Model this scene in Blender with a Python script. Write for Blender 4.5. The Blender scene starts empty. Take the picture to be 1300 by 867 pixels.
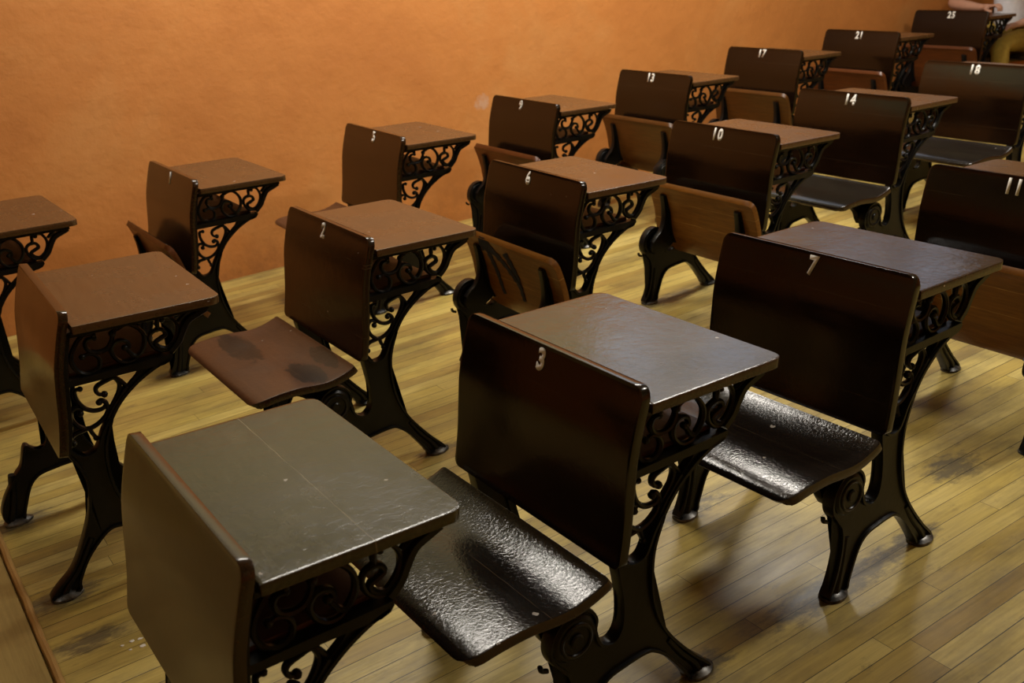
import bpy, bmesh, math, random
from mathutils import Vector, Matrix
random.seed(7)
sc = bpy.context.scene
COL = sc.collection
PI = math.pi

# ------------------------------------------------------------------ materials
def new_mat(name):
    m = bpy.data.materials.new(name); m.use_nodes = True
    nt = m.node_tree; nt.nodes.clear()
    out = nt.nodes.new('ShaderNodeOutputMaterial')
    b = nt.nodes.new('ShaderNodeBsdfPrincipled')
    nt.links.new(b.outputs[0], out.inputs[0])
    return m, nt, b

def N(nt, t, **kw):
    n = nt.nodes.new(t)
    for k, v in kw.items(): setattr(n, k, v)
    return n

def ramp(nt, fac, stops):
    r = N(nt, 'ShaderNodeValToRGB')
    el = r.color_ramp.elements
    while len(el) < len(stops): el.new(0.5)
    for e, (p, c) in zip(el, stops):
        e.position = p; e.color = (c[0], c[1], c[2], 1)
    nt.links.new(fac, r.inputs[0]); return r.outputs[0]

def math_n(nt, op, a, b=None, c=None):
    n = N(nt, 'ShaderNodeMath', operation=op)
    for i, v in enumerate((a, b, c)):
        if v is None: continue
        if isinstance(v, (int, float)): n.inputs[i].default_value = v
        else: nt.links.new(v, n.inputs[i])
    return n.outputs[0]

def mix(nt, fac, a, b):
    n = N(nt, 'ShaderNodeMix', data_type='RGBA')
    for idx, v in ((0, fac), (6, a), (7, b)):
        if isinstance(v, (int, float)): n.inputs[idx].default_value = v
        elif isinstance(v, tuple): n.inputs[idx].default_value = (v[0], v[1], v[2], 1)
        else: nt.links.new(v, n.inputs[idx])
    return n.outputs[2]

def noise(nt, vec, scale, detail=4, rough=.55, dist=0.0):
    n = N(nt, 'ShaderNodeTexNoise')
    n.inputs['Scale'].default_value = scale; n.inputs['Detail'].default_value = detail
    n.inputs['Roughness'].default_value = rough; n.inputs['Distortion'].default_value = dist
    nt.links.new(vec, n.inputs['Vector']); return n.outputs[0]

def mapping(nt, vec, scale=(1, 1, 1), loc=(0, 0, 0)):
    n = N(nt, 'ShaderNodeMapping')
    n.inputs['Scale'].default_value = scale; n.inputs['Location'].default_value = loc
    nt.links.new(vec, n.inputs['Vector']); return n.outputs[0]

def rand_offset(nt, vec):
    oi = N(nt, 'ShaderNodeObjectInfo')
    v = N(nt, 'ShaderNodeVectorMath', operation='ADD')
    c = N(nt, 'ShaderNodeCombineXYZ')
    s = math_n(nt, 'MULTIPLY', oi.outputs['Random'], 37.0)
    nt.links.new(s, c.inputs[0]); nt.links.new(s, c.inputs[1]); nt.links.new(s, c.inputs[2])
    nt.links.new(vec, v.inputs[0]); nt.links.new(c.outputs[0], v.inputs[1])
    return v.outputs[0]

def lacquer(name, base, dark, rough=.25, bump=.12, bump_scale=90, specks=0.0, joint=None, grain=(2, 40, 40),
            dirt=0.0, coat=0.0, patches=None, spec=.5, jw=.4, jcol=(.12, .085, .05)):
    """painted and varnished board; joint = (axis, position) of the glued plank joints"""
    m, nt, b = new_mat(name)
    tc = N(nt, 'ShaderNodeTexCoord').outputs['Object']
    ro = rand_offset(nt, tc)
    g = noise(nt, mapping(nt, ro, grain), 3.0, 5, .6)
    col = ramp(nt, g, [(.3, dark), (.7, base)])
    blot = noise(nt, ro, 6.0, 4, .6)
    col = mix(nt, math_n(nt, 'MULTIPLY', ramp(nt, blot, [(.5, (0, 0, 0)), (.75, (1, 1, 1))]), .45), col, dark)
    if dirt:
        d = ramp(nt, noise(nt, ro, 9.0, 6, .65), [(.52, (0, 0, 0)), (.72, (1, 1, 1))])
        col = mix(nt, math_n(nt, 'MULTIPLY', d, dirt), col, (.16, .13, .09))
    if patches:
        sep = N(nt, 'ShaderNodeSeparateXYZ'); nt.links.new(tc, sep.inputs[0])
        nz = math_n(nt, 'SUBTRACT', noise(nt, mapping(nt, tc, (20, 9, 12)), 2.0, 6, .75), .5)
        for (px, py, rx, ry) in patches:
            dx = math_n(nt, 'DIVIDE', math_n(nt, 'SUBTRACT', sep.outputs[0], px), rx)
            dy = math_n(nt, 'DIVIDE', math_n(nt, 'SUBTRACT', sep.outputs[1], py), ry)
            r2 = math_n(nt, 'ADD', math_n(nt, 'MULTIPLY', dx, dx), math_n(nt, 'MULTIPLY', dy, dy))
            r2 = math_n(nt, 'ADD', r2, math_n(nt, 'MULTIPLY', nz, 2.6))
            f = ramp(nt, r2, [(.86, (1, 1, 1)), (.98, (0, 0, 0))])
            col = mix(nt, math_n(nt, 'MULTIPLY', f, .9), col, (.006, .004, .003))
    if joint:
        sep = N(nt, 'ShaderNodeSeparateXYZ'); nt.links.new(tc, sep.inputs[0])
        for ax, pos in joint:
            w = math_n(nt, 'MULTIPLY', math_n(nt, 'SUBTRACT', noise(nt, ro, 14, 2), .5), .004)
            d = math_n(nt, 'ABSOLUTE', math_n(nt, 'ADD', math_n(nt, 'SUBTRACT', sep.outputs[ax], pos), w))
            f = ramp(nt, math_n(nt, 'MULTIPLY', d, 100), [(.06, (1, 1, 1)), (.14, (0, 0, 0))])
            f = math_n(nt, 'MULTIPLY', f, ramp(nt, noise(nt, ro, 11, 2), [(.35, (.2, .2, .2)), (.6, (1, 1, 1))]))
            col = mix(nt, math_n(nt, 'MULTIPLY', f, jw), col, jcol)
    rgh = math_n(nt, 'ADD', math_n(nt, 'MULTIPLY', blot, .22), rough - .11)
    if specks:
        v = N(nt, 'ShaderNodeTexVoronoi'); v.inputs['Scale'].default_value = 22
        wv = N(nt, 'ShaderNodeVectorMath', operation='ADD')
        wn = N(nt, 'ShaderNodeTexNoise'); wn.inputs['Scale'].default_value = 120; nt.links.new(ro, wn.inputs['Vector'])
        ws = N(nt, 'ShaderNodeVectorMath', operation='SCALE'); ws.inputs['Scale'].default_value = .012
        nt.links.new(wn.outputs['Color'], ws.inputs[0]); nt.links.new(ro, wv.inputs[0]); nt.links.new(ws.outputs[0], wv.inputs[1])
        nt.links.new(wv.outputs[0], v.inputs['Vector'])
        sepc = N(nt, 'ShaderNodeSeparateColor'); nt.links.new(v.outputs['Color'], sepc.inputs[0])
        thr = math_n(nt, 'MULTIPLY', math_n(nt, 'POWER', sepc.outputs[0], 4.5), .105 * specks)
        f = math_n(nt, 'LESS_THAN', v.outputs['Distance'], thr)
        col = mix(nt, math_n(nt, 'MULTIPLY', f, .8), col, (.5, .46, .42))
    nt.links.new(col, b.inputs['Base Color']); nt.links.new(rgh, b.inputs['Roughness'])
    b.inputs['Specular IOR Level'].default_value = spec
    if coat: b.inputs['Coat Weight'].default_value = coat; b.inputs['Coat Roughness'].default_value = .12
    n1 = noise(nt, ro, bump_scale, 3, .6, .8)
    n2 = noise(nt, ro, 12, 2, .5)
    hh = math_n(nt, 'ADD', n1, math_n(nt, 'MULTIPLY', n2, 2.0))
    bp = N(nt, 'ShaderNodeBump'); bp.inputs['Strength'].default_value = bump; bp.inputs['Distance'].default_value = .004
    nt.links.new(hh, bp.inputs['Height']); nt.links.new(bp.outputs[0], b.inputs['Normal'])
    return m

TOPJ = [(0, .205)]
BACKJ = [(2, .662), (2, .455)]
M_top_brown = lacquer('painted_top_brown', (.108, .055, .022), (.075, .037, .014), .27, .014, 60, 1.3, TOPJ, (40, 3, 40))
M_top_mid = lacquer('painted_top_worn', (.055, .030, .017), (.030, .017, .010), .20, .14, 60, .8, TOPJ, (40, 3, 40), dirt=.18)
M_top_dark = lacquer('varnished_top_dark', (.046, .038, .016), (.028, .022, .009), .21, .12, 60, 1.35, TOPJ, (40, 3, 40), dirt=.22, jw=.8, jcol=(.20, .17, .11))
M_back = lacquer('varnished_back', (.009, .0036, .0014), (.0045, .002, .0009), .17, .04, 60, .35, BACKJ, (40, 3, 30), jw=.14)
M_back_lit = lacquer('varnished_back_lit', (.034, .0135, .0042), (.020, .008, .0026), .18, .04, 60, .35, BACKJ, (40, 3, 30), jw=.14)  # paler copy of the back varnish, light on these boards put into the colour
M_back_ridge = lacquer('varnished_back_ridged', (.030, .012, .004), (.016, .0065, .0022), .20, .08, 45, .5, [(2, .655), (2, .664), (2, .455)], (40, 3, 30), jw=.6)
M_seat = lacquer('varnished_seat', (.016, .011, .008), (.007, .005, .004), .13, .13, 150, 1.3, [(0, -.235)], (40, 3, 40), spec=.40)
M_seat_worn = lacquer('worn_seat', (.085, .034, .015), (.055, .022, .010), .34, .16, 75, .7, [(0, -.235)], (40, 3, 40),
                      patches=[(-.290, .14, .050, .15), (-.212, -.19, .048, .10), (-.128, -.13, .026, .10)])
M_under = lacquer('seat_underside', (.23, .088, .009), (.13, .046, .005), .42, .06, 60, .2, [(0, -.335), (0, -.25)], (40, 3, 40), jw=.7, jcol=(.50, .30, .09), spec=.35)
M_under_brown = lacquer('seat_underside_brown', (.11, .042, .007), (.06, .022, .004), .33, .06, 60, .2, [(0, -.30)], (40, 3, 40))
M_edge = lacquer('seat_edge_dark', (.035, .012, .006), (.02, .008, .004), .25, .06, 60, 0, None, (40, 3, 40))
M_under_red = lacquer('seat_underside_red', (.125, .036, .008), (.07, .020, .005), .33, .06, 60, .2, [(0, -.30)], (40, 3, 40))
M_shelf = lacquer('shelf_wood', (.10, .04, .016), (.06, .024, .010), .40, .05, 60, .2, None, (40, 3, 40))

m, nt, b = new_mat('cast_iron'); M_iron = m
tc = N(nt, 'ShaderNodeTexCoord').outputs['Object']
nt.links.new(ramp(nt, noise(nt, tc, 14, 4), [(.35, (.004, .004, .0045)), (.7, (.010, .0095, .009))]), b.inputs['Base Color'])
b.inputs['Roughness'].default_value = .32; b.inputs['Specular IOR Level'].default_value = .24
bp = N(nt, 'ShaderNodeBump'); bp.inputs['Strength'].default_value = .12; bp.inputs['Distance'].default_value = .003
nt.links.new(noise(nt, tc, 60, 3), bp.inputs['Height']); nt.links.new(bp.outputs[0], b.inputs['Normal'])

m, nt, b = new_mat('worn_iron_foot'); M_foot = m
tc = N(nt, 'ShaderNodeTexCoord').outputs['Object']
f = ramp(nt, noise(nt, tc, 30, 4, .6), [(.42, (.02, .02, .02)), (.62, (.16, .155, .145))])
nt.links.new(f, b.inputs['Base Color']); b.inputs['Metallic'].default_value = .7; b.inputs['Roughness'].default_value = .35

def plain(name, col, rough=.6, metal=0.0, var=.15, scale=20):
    m, nt, b = new_mat(name)
    tc = N(nt, 'ShaderNodeTexCoord').outputs['Object']
    d = tuple(c * (1 - var) for c in col); l = tuple(min(1, c * (1 + var)) for c in col)
    nt.links.new(ramp(nt, noise(nt, tc, scale, 3), [(.3, d), (.7, l)]), b.inputs['Base Color'])
    b.inputs['Roughness'].default_value = rough; b.inputs['Metallic'].default_value = metal
    return m
M_white = plain('white_paint', (.88, .87, .82), .5, 0, .1, 120)
M_ink = plain('blue_black_ink', (.010, .014, .040), .9, 0, .3, 60)
M_screw = plain('screw_brass', (.45, .36, .2), .3, .9)
M_skin = plain('skin', (.50, .27, .18), .5, 0, .08, 14)
M_shirt = plain('white_cotton', (.78, .78, .84), .85, 0, .05, 25)
M_trouser = plain('mustard_cotton', (.36, .24, .035), .85, 0, .15, 30)
M_hair = plain('dark_hair', (.02, .013, .009), .5, 0, .3, 80)
M_shoe = plain('dark_shoe', (.02, .018, .017), .45)
M_eye = plain('eye_dark', (.02, .015, .01), .3)
M_lip = plain('lip', (.36, .13, .1), .5)
M_ceiling = plain('ceiling_white', (.62, .62, .60), .8, 0, .04, 3)
M_fixture = plain('fixture_white', (.75, .75, .75), .4)

# orange plaster, off white above the paint line
m, nt, b = new_mat('orange_plaster'); M_wall = m
tc = N(nt, 'ShaderNodeTexCoord').outputs['Object']
sep = N(nt, 'ShaderNodeSeparateXYZ'); nt.links.new(tc, sep.inputs[0])
n1 = noise(nt, tc, 1.6, 6, .62, .4)
n2 = noise(nt, mapping(nt, tc, (1, 1, 1.6)), 7, 6, .65, .6)
c = ramp(nt, n1, [(.3, (.56, .205, .046)), (.52, (.63, .245, .058)), (.72, (.66, .29, .082))])
c = mix(nt, math_n(nt, 'MULTIPLY', ramp(nt, n2, [(.5, (0, 0, 0)), (.72, (1, 1, 1))]), .35), c, (.50, .185, .045))
# grime band that fades in and out along the bottom of the wall
gr = math_n(nt, 'MULTIPLY', ramp(nt, sep.outputs[2], [(.0, (1, 1, 1)), (.33, (0, 0, 0))]), ramp(nt, noise(nt, tc, 4.5, 6, .7), [(.42, (0, 0, 0)), (.66, (1, 1, 1))]))
c = mix(nt, math_n(nt, 'MULTIPLY', gr, .55), c, (.22, .085, .03))
# pale chalky rub mark
dx = math_n(nt, 'DIVIDE', math_n(nt, 'SUBTRACT', sep.outputs[0], 3.08), .05)
dz = math_n(nt, 'DIVIDE', math_n(nt, 'SUBTRACT', sep.outputs[2], .635), .05)
r2 = math_n(nt, 'ADD', math_n(nt, 'ADD', math_n(nt, 'MULTIPLY', dx, dx), math_n(nt, 'MULTIPLY', dz, dz)), math_n(nt, 'MULTIPLY', math_n(nt, 'SUBTRACT', noise(nt, tc, 30, 4), .5), 3))
c = mix(nt, math_n(nt, 'MULTIPLY', ramp(nt, r2, [(.2, (1, 1, 1)), (1, (0, 0, 0))]), .5), c, (.62, .45, .36))
up = ramp(nt, math_n(nt, 'SUBTRACT', sep.outputs[2], .90), [(.995, (0, 0, 0)), (1.0, (1, 1, 1))])
c = mix(nt, up, c, (.50, .455, .25))
nt.links.new(c, b.inputs['Base Color']); b.inputs['Roughness'].default_value = .62
bp = N(nt, 'ShaderNodeBump'); bp.inputs['Strength'].default_value = .5; bp.inputs['Distance'].default_value = .014
h = math_n(nt, 'ADD', noise(nt, tc, 5, 4, .5), math_n(nt, 'MULTIPLY', noise(nt, tc, 35, 4, .6), .25))
nt.links.new(h, bp.inputs['Height']); nt.links.new(bp.outputs[0], b.inputs['Normal'])

def planks(name, c1, c2, c3, width, length, swap=False, wear=1.0, stains=()):
    m, nt, b = new_mat(name)
    tc = N(nt, 'ShaderNodeTexCoord').outputs['Object']
    vec = tc
    if swap:
        s_ = N(nt, 'ShaderNodeSeparateXYZ'); nt.links.new(tc, s_.inputs[0])
        c_ = N(nt, 'ShaderNodeCombineXYZ'); nt.links.new(s_.outputs[1], c_.inputs[0]); nt.links.new(s_.outputs[0], c_.inputs[1])
        vec = c_.outputs[0]
    s2 = N(nt, 'ShaderNodeSeparateXYZ'); nt.links.new(vec, s2.inputs[0])
    row = math_n(nt, 'FLOOR', math_n(nt, 'DIVIDE', s2.outputs[1], width))
    wn = N(nt, 'ShaderNodeTexWhiteNoise', noise_dimensions='1D'); nt.links.new(row, wn.inputs['W'])
    xs = math_n(nt, 'ADD', s2.outputs[0], math_n(nt, 'MULTIPLY', wn.outputs['Value'], length * 5))
    colm = math_n(nt, 'FLOOR', math_n(nt, 'DIVIDE', xs, length))
    cv = N(nt, 'ShaderNodeCombineXYZ'); nt.links.new(row, cv.inputs[0]); nt.links.new(colm, cv.inputs[1])
    wn2 = N(nt, 'ShaderNodeTexWhiteNoise', noise_dimensions='2D'); nt.links.new(cv.outputs[0], wn2.inputs['Vector'])
    base = ramp(nt, wn2.outputs['Value'], [(0, c1), (.5, c2), (1, c3)])
    cg = N(nt, 'ShaderNodeCombineXYZ')
    nt.links.new(math_n(nt, 'ADD', s2.outputs[0], math_n(nt, 'MULTIPLY', wn2.outputs['Value'], 50)), cg.inputs[0]); nt.links.new(s2.outputs[1], cg.inputs[1])
    gn = noise(nt, mapping(nt, cg.outputs[0], (2.2, 45, 1)), 2.2, 5, .6, .6)
    base = mix(nt, math_n(nt, 'MULTIPLY', ramp(nt, gn, [(.42, (0, 0, 0)), (.7, (1, 1, 1))]), .38), base, tuple(v * .5 for v in c1))
    # trodden dirt, long smears and dark spots
    d1 = ramp(nt, noise(nt, mapping(nt, tc, (1.2, 3.0, 1)), 1.7, 6, .66), [(.44, (0, 0, 0)), (.66, (1, 1, 1))])
    base = mix(nt, math_n(nt, 'MULTIPLY', d1, .55 * wear), base, (.085, .062, .036))
    d2 = ramp(nt, noise(nt, mapping(nt, tc, (3.2, 6.0, 1)), 3.0, 6, .7), [(.60, (0, 0, 0)), (.74, (1, 1, 1))])
    base = mix(nt, math_n(nt, 'MULTIPLY', d2, .55 * wear), base, (.05, .043, .037))
    # scuffed dirt trodden in around the desks' feet
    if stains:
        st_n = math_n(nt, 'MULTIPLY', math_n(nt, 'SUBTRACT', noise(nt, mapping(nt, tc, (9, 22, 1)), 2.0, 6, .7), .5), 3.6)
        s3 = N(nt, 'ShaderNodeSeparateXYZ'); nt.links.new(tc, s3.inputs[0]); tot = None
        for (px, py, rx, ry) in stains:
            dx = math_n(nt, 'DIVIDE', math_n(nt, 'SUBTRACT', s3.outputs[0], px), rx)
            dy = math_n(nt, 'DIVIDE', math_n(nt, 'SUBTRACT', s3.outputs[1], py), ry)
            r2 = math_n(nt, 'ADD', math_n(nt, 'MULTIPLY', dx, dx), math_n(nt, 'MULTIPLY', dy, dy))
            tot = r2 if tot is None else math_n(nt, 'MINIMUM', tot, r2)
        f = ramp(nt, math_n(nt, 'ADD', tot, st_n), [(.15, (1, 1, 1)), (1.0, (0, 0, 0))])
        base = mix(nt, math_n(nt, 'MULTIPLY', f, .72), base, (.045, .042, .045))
    # gaps between the strips
    fy = math_n(nt, 'FRACT', math_n(nt, 'DIVIDE', s2.outputs[1], width))
    e = math_n(nt, 'MULTIPLY', math_n(nt, 'MINIMUM', fy, math_n(nt, 'SUBTRACT', 1.0, fy)), width * 100)
    gapw = math_n(nt, 'MULTIPLY', wn.outputs['Value'], .11)
    gap = math_n(nt, 'LESS_THAN', e, math_n(nt, 'ADD', gapw, .055))
    fx = math_n(nt, 'FRACT', math_n(nt, 'DIVIDE', xs, length))
    ex = math_n(nt, 'LESS_THAN', math_n(nt, 'MULTIPLY', fx, length * 100), .14)
    gap = math_n(nt, 'MAXIMUM', gap, ex)
    base = mix(nt, math_n(nt, 'MULTIPLY', gap, .88), base, (.014, .011, .008))
    nt.links.new(base, b.inputs['Base Color'])
    rg = math_n(nt, 'ADD', math_n(nt, 'MULTIPLY', noise(nt, mapping(nt, tc, (1.5, 5, 1)), 4, 4), .30), .20)
    nt.links.new(rg, b.inputs['Roughness'])
    b.inputs['Specular IOR Level'].default_value = .5
    bp = N(nt, 'ShaderNodeBump'); bp.inputs['Strength'].default_value = .25; bp.inputs['Distance'].default_value = .003
    hh = math_n(nt, 'SUBTRACT', math_n(nt, 'MULTIPLY', gn, .5), gap)
    hh = math_n(nt, 'ADD', hh, math_n(nt, 'MULTIPLY', wn2.outputs['Value'], .5))
    nt.links.new(hh, bp.inputs['Height']); nt.links.new(bp.outputs[0], b.inputs['Normal'])
    return m
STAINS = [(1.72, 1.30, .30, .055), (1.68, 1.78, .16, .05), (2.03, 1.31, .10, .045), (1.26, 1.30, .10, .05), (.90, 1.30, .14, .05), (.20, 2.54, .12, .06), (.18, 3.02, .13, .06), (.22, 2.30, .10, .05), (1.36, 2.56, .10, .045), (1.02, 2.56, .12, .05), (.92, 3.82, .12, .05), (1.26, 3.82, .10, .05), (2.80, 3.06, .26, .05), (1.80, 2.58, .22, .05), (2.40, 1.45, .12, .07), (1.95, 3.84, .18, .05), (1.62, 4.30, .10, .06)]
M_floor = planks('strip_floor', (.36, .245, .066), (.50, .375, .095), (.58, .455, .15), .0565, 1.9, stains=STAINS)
M_deck = planks('platform_boards', (.36, .26, .085), (.42, .31, .11), (.46, .33, .11), .14, 1.4, True, .4)
M_trim = lacquer('edge_strip_wood', (.44, .26, .085), (.30, .16, .05), .35, .05, 40, 0, None, (40, 3, 40))

# ------------------------------------------------------------------ mesh helpers
def link(name, bm, mats, parent=None, smooth=35):
    bmesh.ops.recalc_face_normals(bm, faces=bm.faces)
    me = bpy.data.meshes.new(name); bm.to_mesh(me); bm.free()
    for mt in (mats if isinstance(mats, (list, tuple)) else [mats]): me.materials.append(mt)
    if smooth:
        for p in me.polygons: p.use_smooth = True
        try: me.set_sharp_from_angle(angle=math.radians(smooth))
        except Exception: pass
    o = bpy.data.objects.new(name, me); COL.objects.link(o)
    if parent: o.parent = parent
    return o

def catmull(pts, n=5, closed=False):
    P = [Vector(p) for p in pts]; L = len(P); out = []
    rng = range(L if closed else L - 1)
    for i in rng:
        if closed: p0, p1, p2, p3 = P[(i - 1) % L], P[i], P[(i + 1) % L], P[(i + 2) % L]
        else:
            p1, p2 = P[i], P[i + 1]
            p0 = P[i - 1] if i > 0 else p1 * 2 - p2
            p3 = P[i + 2] if i + 2 < L else p2 * 2 - p1
        for k in range(n):
            t = k / n
            out.append(.5 * ((2 * p1) + (-p0 + p2) * t + (2 * p0 - 5 * p1 + 4 * p2 - p3) * t * t + (-p0 + 3 * p1 - 3 * p2 + p3) * t ** 3))
    if not closed: out.append(P[-1])
    return out

def sweep(bm, pts, y, rx, ry, sides=8, taper=None, closed=False, n=4, square=False):
    """sweep an elliptical (or boxy) section along 2D points (x, z) in the plane y; rx is in plane, ry is depth"""
    P = catmull([(p[0], p[1]) for p in pts], n, closed)
    L = len(P); rings = []
    for i, p in enumerate(P):
        a = P[(i - 1) % L] if (closed or i > 0) else P[i]
        c = P[(i + 1) % L] if (closed or i < L - 1) else P[i]
        t = (c - a); t = t.normalized() if t.length > 1e-9 else Vector((1, 0))
        nx = Vector((-t.y, t.x))
        s = 1 if taper is None else taper(i / (L - 1))
        ring = []
        if square: angs = [(1, .7), (.7, 1), (-.7, 1), (-1, .7), (-1, -.7), (-.7, -1), (.7, -1), (1, -.7)]
        else: angs = [(math.cos(2 * PI * k / sides), math.sin(2 * PI * k / sides)) for k in range(sides)]
        for ca, sa in angs:
            q = p + nx * (rx * s * ca)
            ring.append(bm.verts.new((q.x, y + ry * (s if not square else 1) * sa, q.y)))
        rings.append(ring)
    m_ = len(rings[0])
    for i in range(L if closed else L - 1):
        r0, r1 = rings[i], rings[(i + 1) % L]
        for k in range(m_): bm.faces.new((r0[k], r0[(k + 1) % m_], r1[(k + 1) % m_], r1[k]))
    if not closed:
        bm.faces.new(rings[0][::-1]); bm.faces.new(rings[-1])

def ball(bm, x, z, y, r, ry=None):
    g = bmesh.ops.create_uvsphere(bm, u_segments=10, v_segments=6, radius=1)
    M = Matrix.Translation((x, y, z)) @ Matrix.Diagonal((r, ry or r, r, 1))
    bmesh.ops.transform(bm, matrix=M, verts=g['verts'])

def plate(bm, outline, y, half, n=4, smooth=True):
    P = catmull(outline, n, True) if smooth else [Vector(p) for p in outline]
    fr = [bm.verts.new((p.x, y - half, p.y)) for p in P]
    bk = [bm.verts.new((p.x, y + half, p.y)) for p in P]
    L = len(P)
    f1 = bm.faces.new(fr); f2 = bm.faces.new(bk[::-1])
    for i in range(L): bm.faces.new((fr[i], bk[i], bk[(i + 1) % L], fr[(i + 1) % L]))
    bmesh.ops.triangulate(bm, faces=[f1, f2])

def disc(bm, cx, cz, y0, y1, r, bev=.006, segs=24):
    """short bevelled cylinder whose axis is y"""
    prof = [(0, y0), (r - bev, y0), (r, y0 + bev * math.copysign(1, y1 - y0)), (r, y1 - bev * math.copysign(1, y1 - y0)), (r - bev, y1), (0, y1)]
    rings = []
    for rr, yy in prof:
        if rr == 0: rings.append([bm.verts.new((cx, yy, cz))])
        else: rings.append([bm.verts.new((cx + rr * math.cos(2 * PI * k / segs), yy, cz + rr * math.sin(2 * PI * k / segs))) for k in range(segs)])
    for a, c in zip(rings, rings[1:]):
        for k in range(segs):
            k2 = (k + 1) % segs
            if len(a) == 1: bm.faces.new((a[0], c[k], c[k2]))
            elif len(c) == 1: bm.faces.new((a[k], a[k2], c[0]))
            else: bm.faces.new((a[k], a[k2], c[k2], c[k]))

def board(bm, prof, hw, th, bev=.004, ny=14, under_mat=0):
    """curved board: prof = list of (x, z) along its length on the upper/front surface, hw(t) half width, t = arclength from the start"""
    P = [Vector(p) for p in prof]; L = len(P)
    s = [0.0]
    for a, c in zip(P, P[1:]): s.append(s[-1] + (c - a).length)
    top, bot = [], []
    fr = [0, .013] + [k / ny for k in range(1, ny)] + [.987, 1]; ny = len(fr) - 1
    for i, p in enumerate(P):
        a = P[max(0, i - 1)]; c = P[min(L - 1, i + 1)]
        t = (c - a).normalized(); nrm = Vector((t.y, -t.x))
        w = hw(s[i], s[-1]); q = p + nrm * th
        top.append([bm.verts.new((p.x, -w + 2 * w * fr[k], p.y)) for k in range(ny + 1)])
        bot.append([bm.verts.new((q.x, -w + 2 * w * fr[k], q.y)) for k in range(ny + 1)])
    tf = []
    for i in range(L - 1):
        for k in range(ny):
            bm.faces.new((top[i][k], top[i][k + 1], top[i + 1][k + 1], top[i + 1][k]))
            f = bm.faces.new((bot[i][k], bot[i + 1][k], bot[i + 1][k + 1], bot[i][k + 1])); f.material_index = under_mat
    n0 = len(bm.faces)
    for k in range(ny):
        bm.faces.new((top[0][k], bot[0][k], bot[0][k + 1], top[0][k + 1]))
        bm.faces.new((top[-1][k], top[-1][k + 1], bot[-1][k + 1], bot[-1][k]))
    for i in range(L - 1):
        bm.faces.new((top[i][0], top[i + 1][0], bot[i + 1][0], bot[i][0]))
        bm.faces.new((top[i][-1], bot[i][-1], bot[i + 1][-1], top[i + 1][-1]))
    bm.faces.ensure_lookup_table()
    for f in bm.faces[n0:]: f.material_index = under_mat
    bmesh.ops.recalc_face_normals(bm, faces=bm.faces)
    ed = [e for e in bm.edges if len(e.link_faces) == 2 and e.calc_face_angle(0) > math.radians(55)]
    bmesh.ops.bevel(bm, geom=ed, offset=bev, segments=2, affect='EDGES', profile=.5, clamp_overlap=True)

def corner(w, r0, r1):
    def f(s, L):
        c = w
        if r0 and s < r0: c = min(c, w - r0 + math.sqrt(max(0, r0 * r0 - (r0 - s) ** 2)))
        if r1 and s > L - r1: c = min(c, w - r1 + math.sqrt(max(0, r1 * r1 - (r1 - (L - s)) ** 2)))
        return c
    return f

def ends(prof, r0, r1, k=5):
    """resample a smooth profile with extra stations inside the rounded corners"""
    P = catmull(prof, 10); s = [0.0]
    for a, c in zip(P, P[1:]): s.append(s[-1] + (c - a).length)
    L = s[-1]
    st = set(L * i / 16 for i in range(17)) | {.008, L - .008}
    for i in range(k + 1):
        q = 1 - math.cos(PI / 2 * i / k)
        if r0: st.add(r0 * q)
        if r1: st.add(L - r1 * q)
    out = []; last = -1
    for t in sorted(st):
        if t - last < .0012 and last >= 0 and t < L - 1e-6: continue
        last = t
        for i in range(len(s) - 1):
            if s[i] <= t <= s[i + 1] + 1e-9:
                u = (t - s[i]) / max(1e-9, s[i + 1] - s[i]); out.append(P[i].lerp(P[i + 1], min(1, u))); break
    return out

# ------------------------------------------------------------------ the school desk (local: x towards the sitter behind, y to the wall, z up)
W = .281
BACK = [(.0, .740), (-.003, .725), (-.018, .680), (-.030, .640), (-.040, .600), (-.049, .540), (-.057, .480), (-.064, .440), (-.076, .384)]
SEAT = [(-.101, .386), (-.116, .378), (-.150, .368), (-.183, .3625), (-.221, .364), (-.277, .371), (-.331, .3715), (-.380, .368), (-.408, .361), (-.417, .352)]
YF = .245
PIV = Vector((-.172, 0, .258)); FOLD = math.radians(76)

BODY_S = [(-.050, .408), (-.044, .385), (-.030, .366), (-.010, .361), (.010, .367), (.024, .388), (.036, .412), (.055, .437), (.060, .436), (.037, .383), (.028, .334), (.028, .273), (.039, .217),
          (.060, .166), (.095, .113), (.141, .056), (.166, .030), (.178, .010), (.128, .010), (.112, .030), (.092, .060), (.061, .102), (.030, .130),
          (.006, .140), (-.045, .138), (-.092, .130), (-.121, .103), (-.143, .053), (-.152, .030), (-.160, .010), (-.218, .010), (-.206, .040), (-.190, .085),
          (-.180, .144), (-.184, .186), (-.203, .214), (-.219, .240), (-.221, .268), (-.208, .297), (-.183, .318), (-.152, .323), (-.127, .310),
          (-.114, .285), (-.118, .260), (-.111, .229), (-.099, .213), (-.075, .206), (-.055, .222), (-.046, .254), (-.045, .297), (-.049, .335), (-.054, .375)]
i0 = BODY_S.index((-.180, .144))
BODY_STUB = BODY_S[:i0] + [(-.150, .144), (-.128, .170), (-.112, .218), (-.104, .226), (-.092, .212), (-.072, .203), (-.052, .220), (-.046, .254), (-.045, .297), (-.049, .335), (-.054, .375)]
BODY_STUB = [p if not (p == (-.218, .010)) else (-.196, .010) for p in BODY_STUB]
BODY_N = BODY_S[:BODY_S.index((.030, .130))] + [(.040, .142), (.020, .150), (.000, .150), (-.024, .136), (-.067, .092), (-.099, .037), (-.108, .010), (-.168, .010), (-.150, .034),
          (-.106, .074), (-.060, .158), (-.036, .225), (-.028, .292), (-.036, .340), (-.050, .375)]
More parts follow.
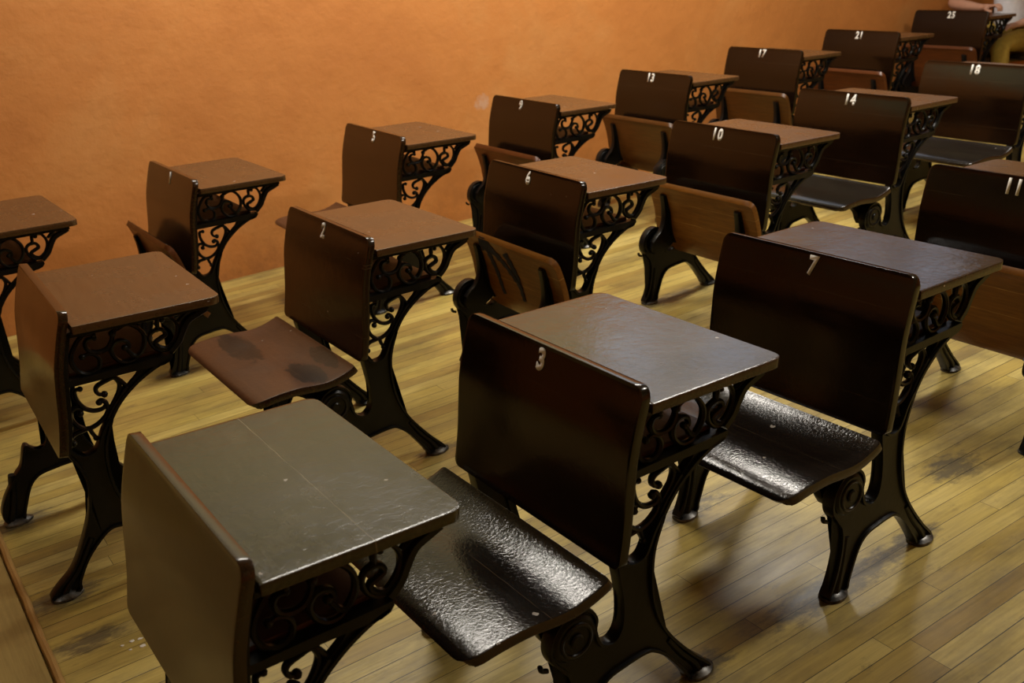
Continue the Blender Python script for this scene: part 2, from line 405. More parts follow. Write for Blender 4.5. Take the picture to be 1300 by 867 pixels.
REAR_BAR = [(.055, .428), (.087, .476), (.133, .514), (.182, .540), (.224, .551), (.205, .556), (.158, .552), (.138, .530), (.111, .508), (.090, .486), (.068, .462), (.046, .436)]
SCROLLS = [
 [(.031, .611), (.046, .615), (.061, .607), (.067, .590), (.059, .571), (.039, .564), (.018, .574), (.007, .597), (.007, .617), (.018, .638), (.031, .655), (.047, .664), (.066, .660)],
 [(.066, .650), (.050, .650), (.043, .637), (.050, .621), (.069, .613), (.089, .617), (.101, .630), (.106, .643), (.104, .652)],
 [(.104, .646), (.114, .657), (.124, .666)],
 [(.112, .655), (.141, .664), (.162, .653), (.176, .629), (.174, .603), (.158, .581), (.145, .581), (.136, .594), (.129, .607)],
 [(.127, .608), (.138, .606), (.136, .620), (.123, .628), (.108, .626), (.097, .610), (.101, .588), (.118, .571), (.142, .569), (.158, .581)],
 [(.223, .658), (.244, .656), (.257, .634), (.255, .610), (.242, .589), (.224, .578), (.206, .586), (.200, .600), (.214, .607), (.227, .614), (.222, .627), (.208, .631), (.193, .625), (.187, .612), (.191, .592), (.206, .576), (.226, .573)],
 [(.218, .664), (.213, .650), (.212, .632)],
 [(.298, .664), (.280, .652), (.262, .638)],
 [(.009, .534), (-.003, .532), (-.005, .517), (-.001, .498), (.010, .480), (.028, .469), (.047, .468), (.057, .476)],
 [(.063, .463), (.081, .485), (.093, .504), (.097, .522), (.088, .539), (.068, .536), (.048, .529), (.042, .518), (.047, .507), (.059, .503)],
 [(.042, .486), (.047, .491), (.056, .484), (.059, .469), (.057, .455)],
 [(-.003, .471), (.001, .482), (-.012, .488), (-.023, .479), (-.024, .460), (-.013, .439), (.006, .427), (.030, .433), (.049, .447), (.057, .460)],
 [(-.034, .399), (-.036, .413), (-.026, .423), (-.008, .426), (.006, .427), (.012, .411), (.018, .396)],
 [(.089, .543), (.100, .527), (.112, .510)],
]
BULBS = [(.031, .611, .008), (.066, .658, .007), (.066, .650, .007), (.108, .650, .009), (.128, .607, .008), (.214, .607, .0065), (.009, .533, .007), (.059, .503, .0085), (.043, .486, .008),
         (-.003, .471, .008), (-.034, .400, .008), (.017, .397, .007), (.208, .631, .007), (.006, .427, .0065), (.225, .652, .007)]

def frame_mesh(body, y, hinge):
    bm = bmesh.new()
    plate(bm, body, y, .008)
    # rolled rim along the casting's outline (T-section)
    sweep(bm, body, y, .0042, .0155, closed=True, n=4, square=True)
    plate(bm, REAR_BAR, y, .008)
    sweep(bm, [(.050, .425), (.087, .475), (.133, .513), (.182, .539), (.222, .551)], y, .005, .0155, square=True)
    sweep(bm, [(.035, .408), (.051, .437), (.068, .462), (.090, .487), (.111, .509)], y, .0045, .012, square=True)
    # upright behind the backrest, shelf bar, top bar and the arm under the rear of the desktop
    spine = [(px + .0285, pz) for px, pz in BACK[2:]]
    sweep(bm, [(-.0495, .384)] + [(q[0], q[1]) for q in spine[::-1][1:]] + [(.010, .672)], y, .007, .0150, square=True)
    plate(bm, [(-.020, .565), (.230, .564), (.231, .556), (.222, .546), (.205, .541), (.150, .545), (-.020, .549)], y, .0155, smooth=False)
    sweep(bm, [(.008, .6735), (.12, .6690), (.25, .6640), (.338, .6600)], y, .0062, .0150, square=True)
    sweep(bm, [(.333, .656), (.312, .648), (.284, .636), (.266, .612), (.252, .589), (.228, .568)], y, .0085, .0125, square=True)
    # round legs running into the feet
    def leg(pts): sweep(bm, pts, y, .014, .0165, sides=10, taper=lambda t: .75 + .25 * t)
    leg([(.070, .135), (.103, .085), (.138, .042), (.152, .014)])
    fx = {0: [(-.158, .150), (-.168, .090), (-.180, .042), (-.189, .014)], 1: [(-.050, .140), (-.090, .075), (-.122, .038), (-.138, .014)]}[1 if body is BODY_N else 0]
    leg(fx)
    if hinge:
        sgn = 1 if y > 0 else -1
        disc(bm, -.169, .268, y + .021 * sgn, y - .019 * sgn, .050, .006, 28)
        sweep(bm, [(-.169 + .034 * math.cos(a), .268 + .034 * math.sin(a)) for a in [2 * PI * k / 12 for k in range(12)]], y + .021 * sgn, .004, .004, closed=True, n=2)
        for s2 in (1, -1): disc(bm, -.169, .268, y + (.021 if s2 == sgn else -.019 * 0 + .019) * s2 * 1.0, y + .027 * s2, .015, .003, 14)
        sweep(bm, [(-.225, .215), (-.238, .222), (-.240, .232)], y, .005, .006)
    return bm

def scroll_mesh(y):
    bm = bmesh.new()
    for p in SCROLLS: sweep(bm, p, y, .0052, .0078, sides=7, n=4, taper=lambda t: .86 + .3 * math.sin(PI * t))
    for x, z, r in BULBS: ball(bm, x, z, y, r, r * 1.2)
    return bm

def foot_mesh(cx, y):
    bm = bmesh.new()
    segs = 28; prof = [(1.0, 0.0), (1.04, .003), (1.0, .007), (.80, .011), (.45, .017), (.0, .018)]
    rings = []
    for f, z in prof:
        if f == 0: rings.append([bm.verts.new((cx, y, z))]); continue
        rings.append([bm.verts.new((cx + .038 * f * math.cos(2 * PI * k / segs) * (1 + .08 * math.cos(6 * PI * k / segs)), y + .029 * f * math.sin(2 * PI * k / segs), z)) for k in range(segs)])
    bm.faces.new(rings[0][::-1])
    for a, c in zip(rings, rings[1:]):
        for k in range(segs):
            k2 = (k + 1) % segs
            if len(c) == 1: bm.faces.new((a[k], a[k2], c[0]))
            else: bm.faces.new((a[k], a[k2], c[k2], c[k]))
    return bm

def screw_mesh(cx, y):
    bm = bmesh.new()
    g = bmesh.ops.create_uvsphere(bm, u_segments=10, v_segments=6, radius=.0045)
    bmesh.ops.transform(bm, matrix=Matrix.Translation((cx, y, .0145)) @ Matrix.Diagonal((1, 1, .6, 1)), verts=g['verts'])
    return bm

def desktop_mesh():
    bm = bmesh.new()
    a, c = Vector((.020, .7010)), Vector((.368, .6872))
    prof = ends([a, a.lerp(c, .33), a.lerp(c, .66), c], 0, .028)
    board(bm, prof, corner(.280, 0, .028), .020, .0045)
    return bm

def back_mesh():
    bm = bmesh.new()
    board(bm, ends(BACK, .026, .018), corner(W, .026, .018), -.0205, .0055)
    return bm

def seat_mesh():
    bm = bmesh.new()
    board(bm, ends(SEAT, .010, .042), corner(.288, .010, .042), -.021, .0055, under_mat=1)
    return bm

def bracket_mesh(y):
    """iron arm screwed under the seat, swinging on the hinge disc"""
    bm = bmesh.new()
    top = [(-.150, .342), (-.185, .3365), (-.221, .3395), (-.277, .346), (-.331, .3475), (-.358, .347)]
    low = [(-.360, .340), (-.310, .334), (-.255, .318), (-.222, .290), (-.210, .262), (-.195, .238), (-.166, .224), (-.140, .236), (-.130, .262), (-.136, .310)]
    plate(bm, top + low, y, .007, 3)
    sweep(bm, low[:6], y, .004, .012, square=True, n=3)
    plate(bm, [(-.145, .3475), (-.185, .3412), (-.221, .3432), (-.277, .3500), (-.331, .3510), (-.362, .3495), (-.362, .3425), (-.331, .344), (-.277, .343), (-.221, .336), (-.185, .334), (-.145, .340)], y, .017, smooth=False)
    return bm

def shelf_mesh():
    bm = bmesh.new()
    board(bm, [Vector((-.012 + .225 * i / 6, .5735)) for i in range(7)], lambda s, L: .2308, .012, .002, 8)
    return bm

PROTO = {}
def build_part(key, name, maker, mats):
    """mesh datablock made once, reused by every desk"""
    if key not in PROTO:
        o = link(name, maker(), mats); PROTO[key] = o.data
        bpy.data.objects.remove(o)
    return PROTO[key]

def put(key, name, maker, mats, parent):
    o = bpy.data.objects.new(name, build_part(key, name, maker, mats)); o.parent = parent
    COL.objects.link(o); return o

def recolor(o, mats):
    me = o.data.copy()
    for i, m_ in enumerate(mats): me.materials[i] = m_
    o.data = me

def text_mesh(txt):
    cu = bpy.data.curves.new('numeral', 'FONT'); cu.body = txt; cu.align_x = 'CENTER'; cu.size = .062; cu.offset = .0027
    o = bpy.data.objects.new('numeral_source', cu); COL.objects.link(o)
    bpy.context.view_layer.update()
    dg = bpy.context.evaluated_depsgraph_get()
    me = bpy.data.meshes.new_from_object(o.evaluated_get(dg))
    COL.objects.unlink(o); bpy.data.objects.remove(o); bpy.data.curves.remove(cu)
    return me

def BACKX(z):
    P = catmull(BACK, 12)
    for p, q in zip(P, P[1:]):
        if q.y <= z <= p.y: return p.x + (q.x - p.x) * (p.y - z) / max(1e-9, p.y - q.y)
    return P[0].x

def numeral(txt, parent, yc):
    for k, ch in enumerate(txt):
        me = text_mesh(ch)
        bm = bmesh.new(); bm.from_mesh(me); bpy.data.meshes.remove(me)
        xs = [v.co.x for v in bm.verts]; ys = [v.co.y for v in bm.verts]
        cx = (min(xs) + max(xs)) / 2; y0, y1 = min(ys), max(ys)
        off = (k - (len(txt) - 1) / 2) * .031
        for v in bm.verts:
            u = (v.co.x - cx) * .80 + off; h = (v.co.y - y0) / (y1 - y0)
            z = .688 + h * .045
            v.co = Vector((BACKX(z) - .0022, yc - u, z))
        g = bmesh.ops.extrude_face_region(bm, geom=list(bm.faces))
        vs = [e for e in g['geom'] if isinstance(e, bmesh.types.BMVert)]
        bmesh.ops.translate(bm, verts=vs, vec=(.0020, 0, 0))
        o = link('numeral', bm, M_white, parent, 0)
        o['label'] = 'white painted digit %s' % ch

def scrawl(parent):
    """blue black ink scrawl on the underside of the folded seat, drawn in the seat's own coordinates"""
    bm = bmesh.new()
    def zb(x):
        P = catmull(SEAT, 8); best = min(P, key=lambda p: abs(p.x - x)); return best.y - .0232
    strokes = [[(-.390, .155), (-.345, .140), (-.300, .128), (-.240, .108), (-.185, .095)],
               [(-.365, .020), (-.320, .002), (-.270, -.018), (-.225, -.030), (-.190, -.036)],
               [(-.385, .150), (-.350, .095), (-.315, .050), (-.275, .010), (-.245, -.022)],
               [(-.345, .165), (-.372, .175), (-.398, .150), (-.392, .118), (-.360, .105)]]
    for si, st in enumerate(strokes):
        P = catmull(st, 6); prev = None
        for i, p in enumerate(P):
            t = (P[min(i + 1, len(P) - 1)] - P[max(i - 1, 0)]).normalized(); nn = Vector((-t.y, t.x))
            w = (.0165 if si < 3 else .012) * (1 - .45 * i / len(P)) * (1 + .25 * math.sin(i * 1.7))
            z = zb(p.x) - .0004 * (si + 1) * .4
            row = [bm.verts.new((q.x, q.y, z)) for q in (p + nn * w, p - nn * w)]
            if prev: bm.faces.new((prev[0], prev[1], row[1], row[0]))
            prev = row
    g = bmesh.ops.extrude_face_region(bm, geom=list(bm.faces))
    bmesh.ops.translate(bm, verts=[e for e in g['geom'] if isinstance(e, bmesh.types.BMVert)], vec=(0, 0, .0008))
    o = link('ink_scrawl', bm, M_ink, parent, 0); o['label'] = 'blue-black ink scrawl'
    return o

def make_desk(label, x, y, rot, s, seat=None, num=None, ny=.008, top=M_top_brown, back=M_back, seat_mat=M_seat, under=None,
              near='S', far='S', ink=False):
    root = bpy.data.objects.new('school_desk', None); COL.objects.link(root)
    root.empty_display_size = .1
    root.location = (x, y, 0); root.rotation_euler = (0, 0, math.radians(rot)); root.scale = s
    root['label'] = label; root['category'] = 'school desk'
    root['group'] = 'old school desks standing in rows'
    d = put('desktop', 'desktop', desktop_mesh, M_top_brown, root)
    if top is not M_top_brown: recolor(d, [top])
    bk = put('backrest', 'backrest', back_mesh, M_back, root)
    if back is not M_back: recolor(bk, [back])
    if num: numeral(num, bk, ny)
    put('shelf', 'shelf', shelf_mesh, M_shelf, root)
    bodies = {'S': BODY_S, 'N': BODY_N, 'T': BODY_STUB}
    for side, kind in ((-1, near), (1, far)):
        yy = side * YF
        fr = put('frame%s%d' % (kind, side), 'side_frame', lambda: frame_mesh(bodies[kind], yy, kind == 'S'), M_iron, root)
        put('scroll%d' % side, 'scrollwork', lambda: scroll_mesh(yy), M_iron, fr)
        for cx, k in ((.156, 'r'), ({'S': -.188, 'T': -.176, 'N': -.138}[kind], kind)):
            ft = put('foot%s%d' % (k, side), 'foot', lambda: foot_mesh(cx, yy), M_foot, fr)
            ft['label'] = 'worn foot plate'
        put('screwr%d' % side, 'screw', lambda: screw_mesh(.184, yy + .008), M_screw, fr)
    if seat:
        under = under or (M_under if seat == 'up' else M_edge)
        st = put('seat', 'seat', seat_mesh, [M_seat, M_under], root)
        if seat_mat is not M_seat or under is not M_under: recolor(st, [seat_mat, under])
        for side in (-1, 1):
            put('bracket%d' % side, 'hinge_bracket', lambda: bracket_mesh(side * .207), M_iron, st)
        if ink: scrawl(st)
        if seat == 'up':
            # swing the seat about the hinge pivot
            R_ = Matrix.Translation(PIV) @ Matrix.Rotation(FOLD, 4, 'Y') @ Matrix.Translation(-PIV)
            st.matrix_local = R_
    return root

A, B_, C_ = 'row against the orange wall', 'middle row', 'row nearest the viewer'
DOWN, UP = 'down', 'up'
# nearest row
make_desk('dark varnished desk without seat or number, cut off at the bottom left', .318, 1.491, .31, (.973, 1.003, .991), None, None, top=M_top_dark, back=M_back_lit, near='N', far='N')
make_desk('dark glossy school desk numbered 3 with its shiny black seat folded down', 1.086, 1.544, .79, (1.025, 1.016, .994), DOWN, '3', .010, top=M_top_mid, back=M_back)
make_desk('dark school desk numbered 7 with its black saddle-shaped seat folded down', 1.858, 1.529, 1.86, (1.008, .983, 1.016), DOWN, '7', -.010, top=M_top_mid, back=M_back)
make_desk('dark school desk numbered 11 at the right edge, brown seat folded up', 2.822, 1.602, -.04, (1, .988, .998), UP, '11', -.004, back=M_back)
# middle row
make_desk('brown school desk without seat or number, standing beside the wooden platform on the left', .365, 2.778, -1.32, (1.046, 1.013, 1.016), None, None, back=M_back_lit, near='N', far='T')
make_desk('brown school desk numbered 2, worn brown seat with black patches folded down', 1.192, 2.802, .02, (.99, 1.002, 1), DOWN, '2', .010, back=M_back_ridge, seat_mat=M_seat_worn)
make_desk('school desk numbered 6 with an ink scrawl under its folded-up seat', 1.987, 2.834, -1.44, (.997, 1, 1.001), UP, '6', .022, ink=True)
make_desk('school desk numbered 10 with its orange-brown seat folded up', 2.896, 2.837, -.41, (.989, .994, .997), UP, '10', .020)
make_desk('school desk numbered 14 with its flat dark seat folded down', 3.745, 2.900, .87, (1.001, 1.01, 1.001), DOWN, '14', .002)
make_desk('school desk numbered 18 behind desk 14, dark seat folded down', 4.700, 2.926, -.06, (1, .994, .999), DOWN, '18', .0)
# row against the wall
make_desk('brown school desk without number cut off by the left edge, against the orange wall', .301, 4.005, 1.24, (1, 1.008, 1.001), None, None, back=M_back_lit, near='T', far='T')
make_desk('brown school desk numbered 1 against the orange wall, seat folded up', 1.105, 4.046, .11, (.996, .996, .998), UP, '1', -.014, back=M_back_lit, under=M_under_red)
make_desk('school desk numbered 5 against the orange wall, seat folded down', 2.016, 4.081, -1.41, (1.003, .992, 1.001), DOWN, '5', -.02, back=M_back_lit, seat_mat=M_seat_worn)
make_desk('school desk numbered 9 against the orange wall, reddish seat folded up', 2.884, 4.154, -.70, (.99, .981, .994), UP, '9', .02, under=M_under_red)
make_desk('school desk numbered 13 against the orange wall, seat folded up', 3.787, 4.216, -.28, (.998, .997, .999), UP, '13', .02, under=M_under_brown)
make_desk('school desk numbered 17 against the orange wall, seat folded up', 4.754, 4.323, .60, (.993, 1.007, 1.001), UP, '17', .01, under=M_under_brown)
make_desk('school desk numbered 21 against the orange wall, seat folded up', 5.654, 4.329, -.60, (1.011, 1.002, 1.002), UP, '21', .01, under=M_under_red)
make_desk('school desk numbered 25 that the seated person leans an arm on', 6.814, 4.471, .46, (1, 1.009, 1.002), UP, '25', -.01, under=M_under_red)
make_desk('school desk whose seat the person in mustard trousers sits on, at the far right', 7.760, 4.440, 0, (1, 1, 1), DOWN, None)

# ------------------------------------------------------------------ the room
def struct(o): o['kind'] = 'structure'; return o
def box_bm(x0, x1, y0, y1, z0, z1):
    bm = bmesh.new()
    g = bmesh.ops.create_cube(bm, size=1)
    bmesh.ops.transform(bm, matrix=Matrix.Translation(((x0 + x1) / 2, (y0 + y1) / 2, (z0 + z1) / 2)) @ Matrix.Diagonal((x1 - x0, y1 - y0, z1 - z0, 1)), verts=g['verts'])
    return bm
CEIL = 3.25; X0, X1, Y0 = -2.6, 9.6, -2.6
def wy(x): return 4.800 + .016 * x
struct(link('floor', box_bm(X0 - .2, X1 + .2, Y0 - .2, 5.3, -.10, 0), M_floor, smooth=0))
bm = bmesh.new()
nx, nz = 70, 20
grid = [[bm.verts.new((X0 + (X1 - X0) * i / nx, wy(X0 + (X1 - X0) * i / nx) + .004 * math.sin(i * 1.3 + j * .7) * math.sin(j * .9 + i * .4), CEIL * j / nz)) for j in range(nz + 1)] for i in range(nx + 1)]
for i in range(nx):
    for j in range(nz): bm.faces.new((grid[i][j], grid[i + 1][j], grid[i + 1][j + 1], grid[i][j + 1]))
g = bmesh.ops.extrude_face_region(bm, geom=list(bm.faces))
bmesh.ops.translate(bm, verts=[e for e in g['geom'] if isinstance(e, bmesh.types.BMVert)], vec=(0, .15, 0))
struct(link('wall_left', bm, M_wall))
struct(link('ceiling', box_bm(X0 - .2, X1 + .2, Y0 - .2, 5.3, CEIL, CEIL + .1), M_ceiling, smooth=0))
struct(link('wall_front', box_bm(X0 - .15, X0, Y0, 5.2, 0, CEIL), M_wall, smooth=0))
struct(link('wall_back', box_bm(X1, X1 + .15, Y0, 5.2, 0, CEIL), M_wall, smooth=0))
struct(link('wall_right', box_bm(X0, X1, Y0 - .15, Y0, 0, CEIL), M_wall, smooth=0))

# low platform at the front of the room, with its rounded edging strip
pl = bpy.data.objects.new('platform', None); COL.objects.link(pl); pl.location = (0.113, 1.2, 0)
pl['label'] = 'low wooden platform in the bottom left corner with a rounded edging strip'; pl['category'] = 'platform'
bm = box_bm(-1.1, -.004, -1.5, 2.15, 0, .018)
ed = [e for e in bm.edges]
bmesh.ops.bevel(bm, geom=ed, offset=.003, segments=2, affect='EDGES')
link('deck', bm, M_deck, pl)
bm = bmesh.new()
segs = 60; pr = [(0, 0), (.020, 0), (.020, .010), (.0165, .017), (.010, .0205), (.003, .019), (0, .014)]
rows = []
for i in range(segs + 1):
    yy = -1.5 + 3.65 * i / segs; wob = .0012 * math.sin(i * 1.1) + .0008 * math.sin(i * 2.7)
    rows.append([bm.verts.new((px + wob, yy, pz)) for px, pz in pr])
for a, c in zip(rows, rows[1:]):
    for k in range(len(pr)):
        k2 = (k + 1) % len(pr); bm.faces.new((a[k], a[k2], c[k2], c[k]))
bm.faces.new(rows[0]); bm.faces.new(rows[-1][::-1])
link('edging_strip', bm, M_trim, pl)

# chips of white paint lying on the strips beside the front desk
for k, (fx, fy, fr) in enumerate([(.274, 2.226, .004), (.298, 2.228, .007), (.316, 2.224, .006), (.313, 2.193, .009), (.286, 2.197, .004)]):
    bm = bmesh.new(); rnd = random.Random(k); nseg = 7
    lo = [bm.verts.new((fr * (.7 + .6 * rnd.random()) * math.cos(2 * PI * i / nseg), fr * .8 * (.6 + .6 * rnd.random()) * math.sin(2 * PI * i / nseg), 0)) for i in range(nseg)]
    hi = [bm.verts.new((q.co.x * .9, q.co.y * .9, .0012 + .0008 * rnd.random())) for q in lo]
    bm.faces.new(lo[::-1]); bm.faces.new(hi)
    for i in range(nseg): bm.faces.new((lo[i], lo[(i + 1) % nseg], hi[(i + 1) % nseg], hi[i]))
    o = link('paint_chip', bm, M_white, None, 0); o.location = (fx, fy, 0)
    o['label'] = 'tiny white paint chip on the floor left of the unnumbered front desk'; o['category'] = 'paint chip'; o['group'] = 'paint chips on the floor'

# ------------------------------------------------------------------ person seated behind desk 25
def skinned(name, verts, edges, mat, parent, sub=2, root=0):
    """verts: (x, y, z, rx, ry)"""
    me = bpy.data.meshes.new(name); me.from_pydata([v[:3] for v in verts], edges, []); me.update()
    o = bpy.data.objects.new(name, me); COL.objects.link(o)
    md = o.modifiers.new('skin', 'SKIN'); md.use_smooth_shade = True; md.branch_smoothing = .6
    for i, v in enumerate(verts):
        sv = me.skin_vertices[0].data[i]; sv.radius = (v[3], v[4] if len(v) > 4 else v[3]); sv.use_root = (i == root)
    s2 = o.modifiers.new('sub', 'SUBSURF'); s2.levels = sub; s2.render_levels = sub
    bpy.context.view_layer.update()
    dg = bpy.context.evaluated_depsgraph_get()
    m2 = bpy.data.meshes.new_from_object(o.evaluated_get(dg))
    COL.objects.unlink(o); bpy.data.objects.remove(o)
    m2.name = name; m2.materials.clear(); m2.materials.append(mat)
    for p in m2.polygons: p.use_smooth = True
    ob = bpy.data.objects.new(name, m2); COL.objects.link(ob)
    if parent: ob.parent = parent
    return ob

per = bpy.data.objects.new('person', None); COL.objects.link(per); per.location = (0, 0, 0)
per['label'] = 'person in white shirt and mustard trousers, forearm on desk 25'
per['category'] = 'person'
YC = 4.42
V = []; E_ = []
def v(x, y, z, r, r2=None): V.append((x, y, z, r, r2 or r)); return len(V) - 1
def e(a, b_): E_.append((a, b_))
pel = v(7.50, YC, .480, .105, .135); wai = v(7.49, YC, .62, .095, .125); che = v(7.46, YC, .80, .100, .145); upp = v(7.43, YC, .93, .085, .13)
nek = v(7.412, YC, 1.010, .056); hd0 = v(7.395, YC, 1.065, .068, .062); hd1 = v(7.375, YC, 1.125, .112, .092); hd2 = v(7.380, YC, 1.200, .116, .096); hd3 = v(7.392, YC, 1.258, .085, .075)
for a, b_ in ((pel, wai), (wai, che), (che, upp), (upp, nek), (nek, hd0), (hd0, hd1), (hd1, hd2), (hd2, hd3)): e(a, b_)
# right arm: forearm laid across the desktop towards the viewer
rs = v(7.41, YC + .175, .945, .055); re0 = v(7.27, YC + .235, .845, .044); rel = v(7.105, YC + .245, .752, .041); rf = v(7.070, YC + .12, .748, .041); rw = v(7.050, YC - .025, .737, .027); rp = v(7.040, YC - .085, .742, .026)
for a, b_ in ((upp, rs), (rs, re0), (re0, rel), (rel, rf), (rf, rw), (rw, rp)): e(a, b_)
fing = [(7.012, .0, .095), (7.028, .0, .102), (7.046, .0, .098), (7.062, .0, .084)]
for k, (fx, _, ln) in enumerate(fing):
    a = v(fx, YC - .125, .752 - .001 * k, .0105); b1 = v(fx - .002, YC - .125 - ln * .36, .760, .0095); b2 = v(fx - .003, YC - .125 - ln * .62, .741, .0088); b3 = v(fx - .002, YC - .125 - ln * .64, .716, .0080)
    e(rp, a); e(a, b1); e(b1, b2); e(b2, b3)
t1 = v(7.005, YC - .085, .732, .0125); t2 = v(6.992, YC - .120, .722, .0105); t3 = v(6.990, YC - .150, .716, .0090)
e(rp, t1); e(t1, t2); e(t2, t3)
# left arm hanging down to the thigh
ls = v(7.43, YC - .175, .945, .055); le0 = v(7.46, YC - .215, .81, .044); lel = v(7.47, YC - .235, .67, .038); lf = v(7.39, YC - .215, .625, .034); lw = v(7.29, YC - .165, .597, .025); lp = v(7.245, YC - .145, .590, .026)
for a, b_ in ((upp, ls), (ls, le0), (le0, lel), (lel, lf), (lf, lw), (lw, lp)): e(a, b_)
for k in range(4):
    yy = YC - .172 + .019 * k; ln = (.075, .088, .092, .080)[k]
    a = v(7.205, yy, .592, .0100); b1 = v(7.205 - ln * .45, yy, .588, .0092); b2 = v(7.205 - ln * .85, yy, .572, .0082)
    e(lp, a); e(a, b1); e(b1, b2)
t1 = v(7.235, YC - .105, .588, .012); t2 = v(7.205, YC - .088, .582, .010); e(lp, t1); e(t1, t2)
# legs
for s_ in (-1, 1):
    hip = v(7.47, YC + .095 * s_, .465, .080); kn0 = v(7.31, YC + .125 * s_, .475, .070); kn = v(7.16, YC + .135 * s_, .475, .056); ca = v(7.17, YC + .140 * s_, .33, .050); an = v(7.20, YC + .140 * s_, .10, .034); hl = v(7.18, YC + .140 * s_, .05, .036); to = v(7.09, YC + .145 * s_, .035, .030, .036)
    for a, b_ in ((pel, hip), (hip, kn0), (kn0, kn), (kn, ca), (ca, an), (an, hl), (hl, to)): e(a, b_)
body = skinned('body', V, E_, M_skin, per)
# face: nose, eyes, mouth, ears pushed into the head
def facebit(name, mat, parts):
    bm = bmesh.new()
    for (x, y, z, rx, ry, rz) in parts:
        g = bmesh.ops.create_uvsphere(bm, u_segments=12, v_segments=8, radius=1)
        bmesh.ops.transform(bm, matrix=Matrix.Translation((x, y, z)) @ Matrix.Diagonal((rx, ry, rz, 1)), verts=g['verts'])
    return link(name, bm, mat, per, 60)
facebit('nose', M_skin, [(7.282, YC, 1.145, .018, .013, .024)])
facebit('ear', M_skin, [(7.390, YC - .086, 1.150, .018, .012, .028)]); facebit('ear', M_skin, [(7.390, YC + .086, 1.150, .018, .012, .028)])
facebit('eye', M_eye, [(7.294, YC - .032, 1.172, .010, .012, .008)]); facebit('eye', M_eye, [(7.294, YC + .032, 1.172, .010, .012, .008)])
facebit('mouth', M_lip, [(7.296, YC, 1.100, .012, .022, .007)])
facebit('hair', M_hair, [(7.400, YC, 1.232, .108, .100, .080), (7.432, YC, 1.165, .076, .094, .095)])
V = []; E_ = []
a0 = v(7.502, YC, .53, .125, .165); a1 = v(7.492, YC, .64, .115, .152); a2 = v(7.462, YC, .80, .118, .165); a3 = v(7.43, YC, .935, .106, .15); a4 = v(7.415, YC, .995, .078)
for p, q in ((a0, a1), (a1, a2), (a2, a3), (a3, a4)): e(p, q)
b1 = v(7.41, YC + .175, .945, .074); b2 = v(7.30, YC + .225, .865, .060); e(a3, b1); e(b1, b2)
b1 = v(7.43, YC - .175, .945, .074); b2 = v(7.455, YC - .208, .83, .060); e(a3, b1); e(b1, b2)
o = skinned('shirt', V, E_, M_shirt, per); o['label'] = 'white short-sleeved shirt'
V = []; E_ = []
p0 = v(7.502, YC, .500, .118, .155)
for s_ in (-1, 1):
    h = v(7.465, YC + .097 * s_, .468, .090); k0 = v(7.31, YC + .126 * s_, .478, .082); k1 = v(7.16, YC + .136 * s_, .476, .069); c1 = v(7.168, YC + .140 * s_, .33, .065); c2 = v(7.195, YC + .140 * s_, .12, .055)
    for p, q in ((p0, h), (h, k0), (k0, k1), (k1, c1), (c1, c2)): e(p, q)
o = skinned('trousers', V, E_, M_trouser, per); o['label'] = 'mustard trousers'
for s_ in (-1, 1):
    bm = bmesh.new()
    for (x, z, rx, ry, rz) in ((7.19, .045, .055, .043, .045), (7.10, .036, .075, .044, .036)):
        g = bmesh.ops.create_uvsphere(bm, u_segments=14, v_segments=8, radius=1)
        bmesh.ops.transform(bm, matrix=Matrix.Translation((x, YC + .143 * s_, z)) @ Matrix.Diagonal((rx, ry, rz, 1)), verts=g['verts'])
    link('shoe', bm, M_shoe, per, 60)

# ------------------------------------------------------------------ light
w = bpy.data.worlds.new('World'); sc.world = w; w.use_nodes = True
w.node_tree.nodes['Background'].inputs[0].default_value = (.5, .55, .65, 1)
w.node_tree.nodes['Background'].inputs[1].default_value = .02

def area(name, loc, rot, sx, sy, power, col):
    l = bpy.data.lights.new(name, 'AREA'); l.shape = 'RECTANGLE'; l.size = sx; l.size_y = sy; l.energy = power; l.color = col
    o = bpy.data.objects.new(name, l); COL.objects.link(o); o.location = loc; o.rotation_euler = rot
    return o
COOL = (1.0, .93, .82)
area('ceiling_lamp_a', (1.9, 3.75, CEIL - .09), (0, 0, 0), 1.3, .3, 66, COOL)
area('ceiling_lamp_b', (4.1, 3.75, CEIL - .09), (0, 0, 0), 1.3, .3, 70, COOL)
area('fill_light_c', (4.3, .9, CEIL - .09), (0, 0, 0), 1.3, .3, 78, COOL)  # soft fill added to brighten the floor at the right, no known lamp
area('ceiling_lamp_d', (-1.2, 2.4, CEIL - .09), (0, 0, 0), 1.3, .3, 5, COOL)

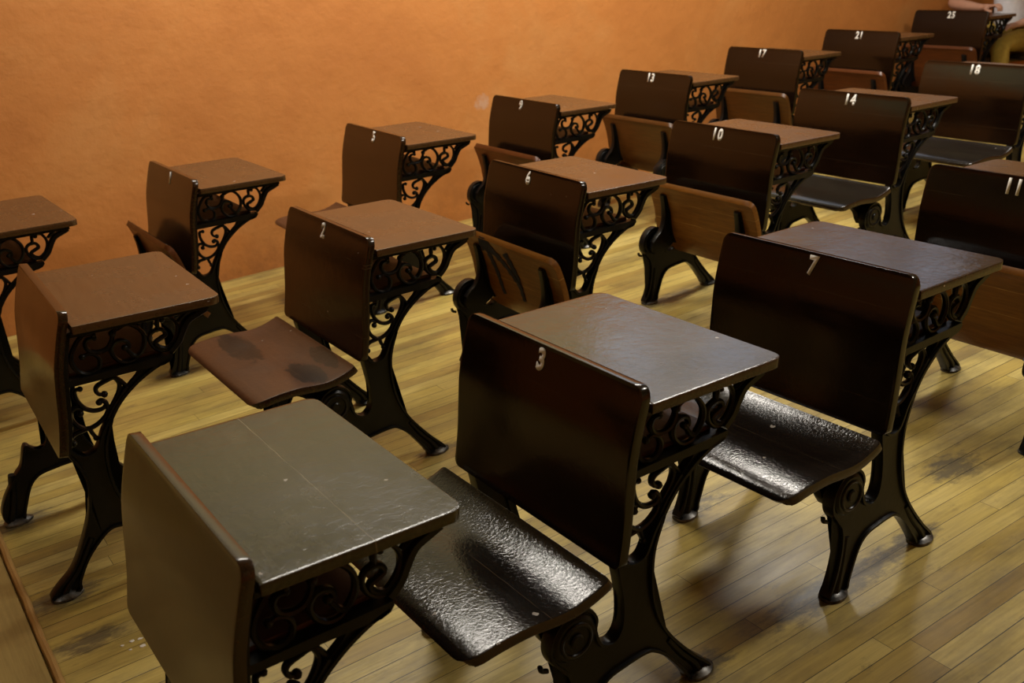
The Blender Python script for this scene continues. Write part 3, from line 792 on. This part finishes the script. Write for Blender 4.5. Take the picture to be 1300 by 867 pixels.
# high daylight window in the plastered wall, above the paint line
wx0, wx1, wz0, wz1 = 3.9, 8.2, 2.05, 2.95
wroot = struct(bpy.data.objects.new('window_1', None)); COL.objects.link(wroot); wroot.location = (wx0, wy(6), wz0)
ang = math.atan(.016); wroot.rotation_euler = (0, 0, ang)
WL, WH = wx1 - wx0, wz1 - wz0
bm = bmesh.new()
def addbox(bm, *a):
    t = box_bm(*a); me = bpy.data.meshes.new('t'); t.to_mesh(me); t.free(); bm.from_mesh(me); bpy.data.meshes.remove(me)
for a_ in ((0, WL, -.06, .02, 0, .06), (0, WL, -.06, .02, WH - .06, WH), (0, .06, -.06, .02, .06, WH - .06), (WL - .06, WL, -.06, .02, .06, WH - .06)): addbox(bm, *a_)
for k in range(1, 5): addbox(bm, WL * k / 5 - .02, WL * k / 5 + .02, -.05, .02, .06, WH - .06)
link('window_frame', bm, M_fixture, wroot, 0)
mw, nt, b = new_mat('daylight_pane')
b.inputs['Base Color'].default_value = (.5, .55, .6, 1); b.inputs['Roughness'].default_value = .3
b.inputs['Emission Color'].default_value = (.66, .78, 1.0, 1); b.inputs['Emission Strength'].default_value = 1.1
link('window_pane', box_bm(.03, WL - .03, -.035, -.028, .03, WH - .03), mw, wroot, 0)

# ------------------------------------------------------------------ camera (solved from the photograph's perspective)
cam = bpy.data.cameras.new('Camera'); co = bpy.data.objects.new('Camera', cam); COL.objects.link(co)
cam.sensor_width = 36.0; cam.lens = 1297.78 / 1300 * 36.0
rr = Vector((.81922603, -.56858215, -.07471977)); uu = Vector((.27082264, .26873363, .9243578)); ff = Vector((.50549363, .77749377, -.3741385))
M = Matrix(((rr.x, uu.x, -ff.x, 0), (rr.y, uu.y, -ff.y, 0), (rr.z, uu.z, -ff.z, 1.51183), (0, 0, 0, 1)))
co.matrix_world = M
cam.dof.use_dof = True; cam.dof.focus_distance = 2.35; cam.dof.aperture_fstop = 6.3
sc.camera = co

sc.view_settings.view_transform = 'Standard'; sc.view_settings.look = 'None'
sc.view_settings.gamma = 1.0; sc.view_settings.use_curve_mapping = False
sc.view_settings.exposure = 0.0
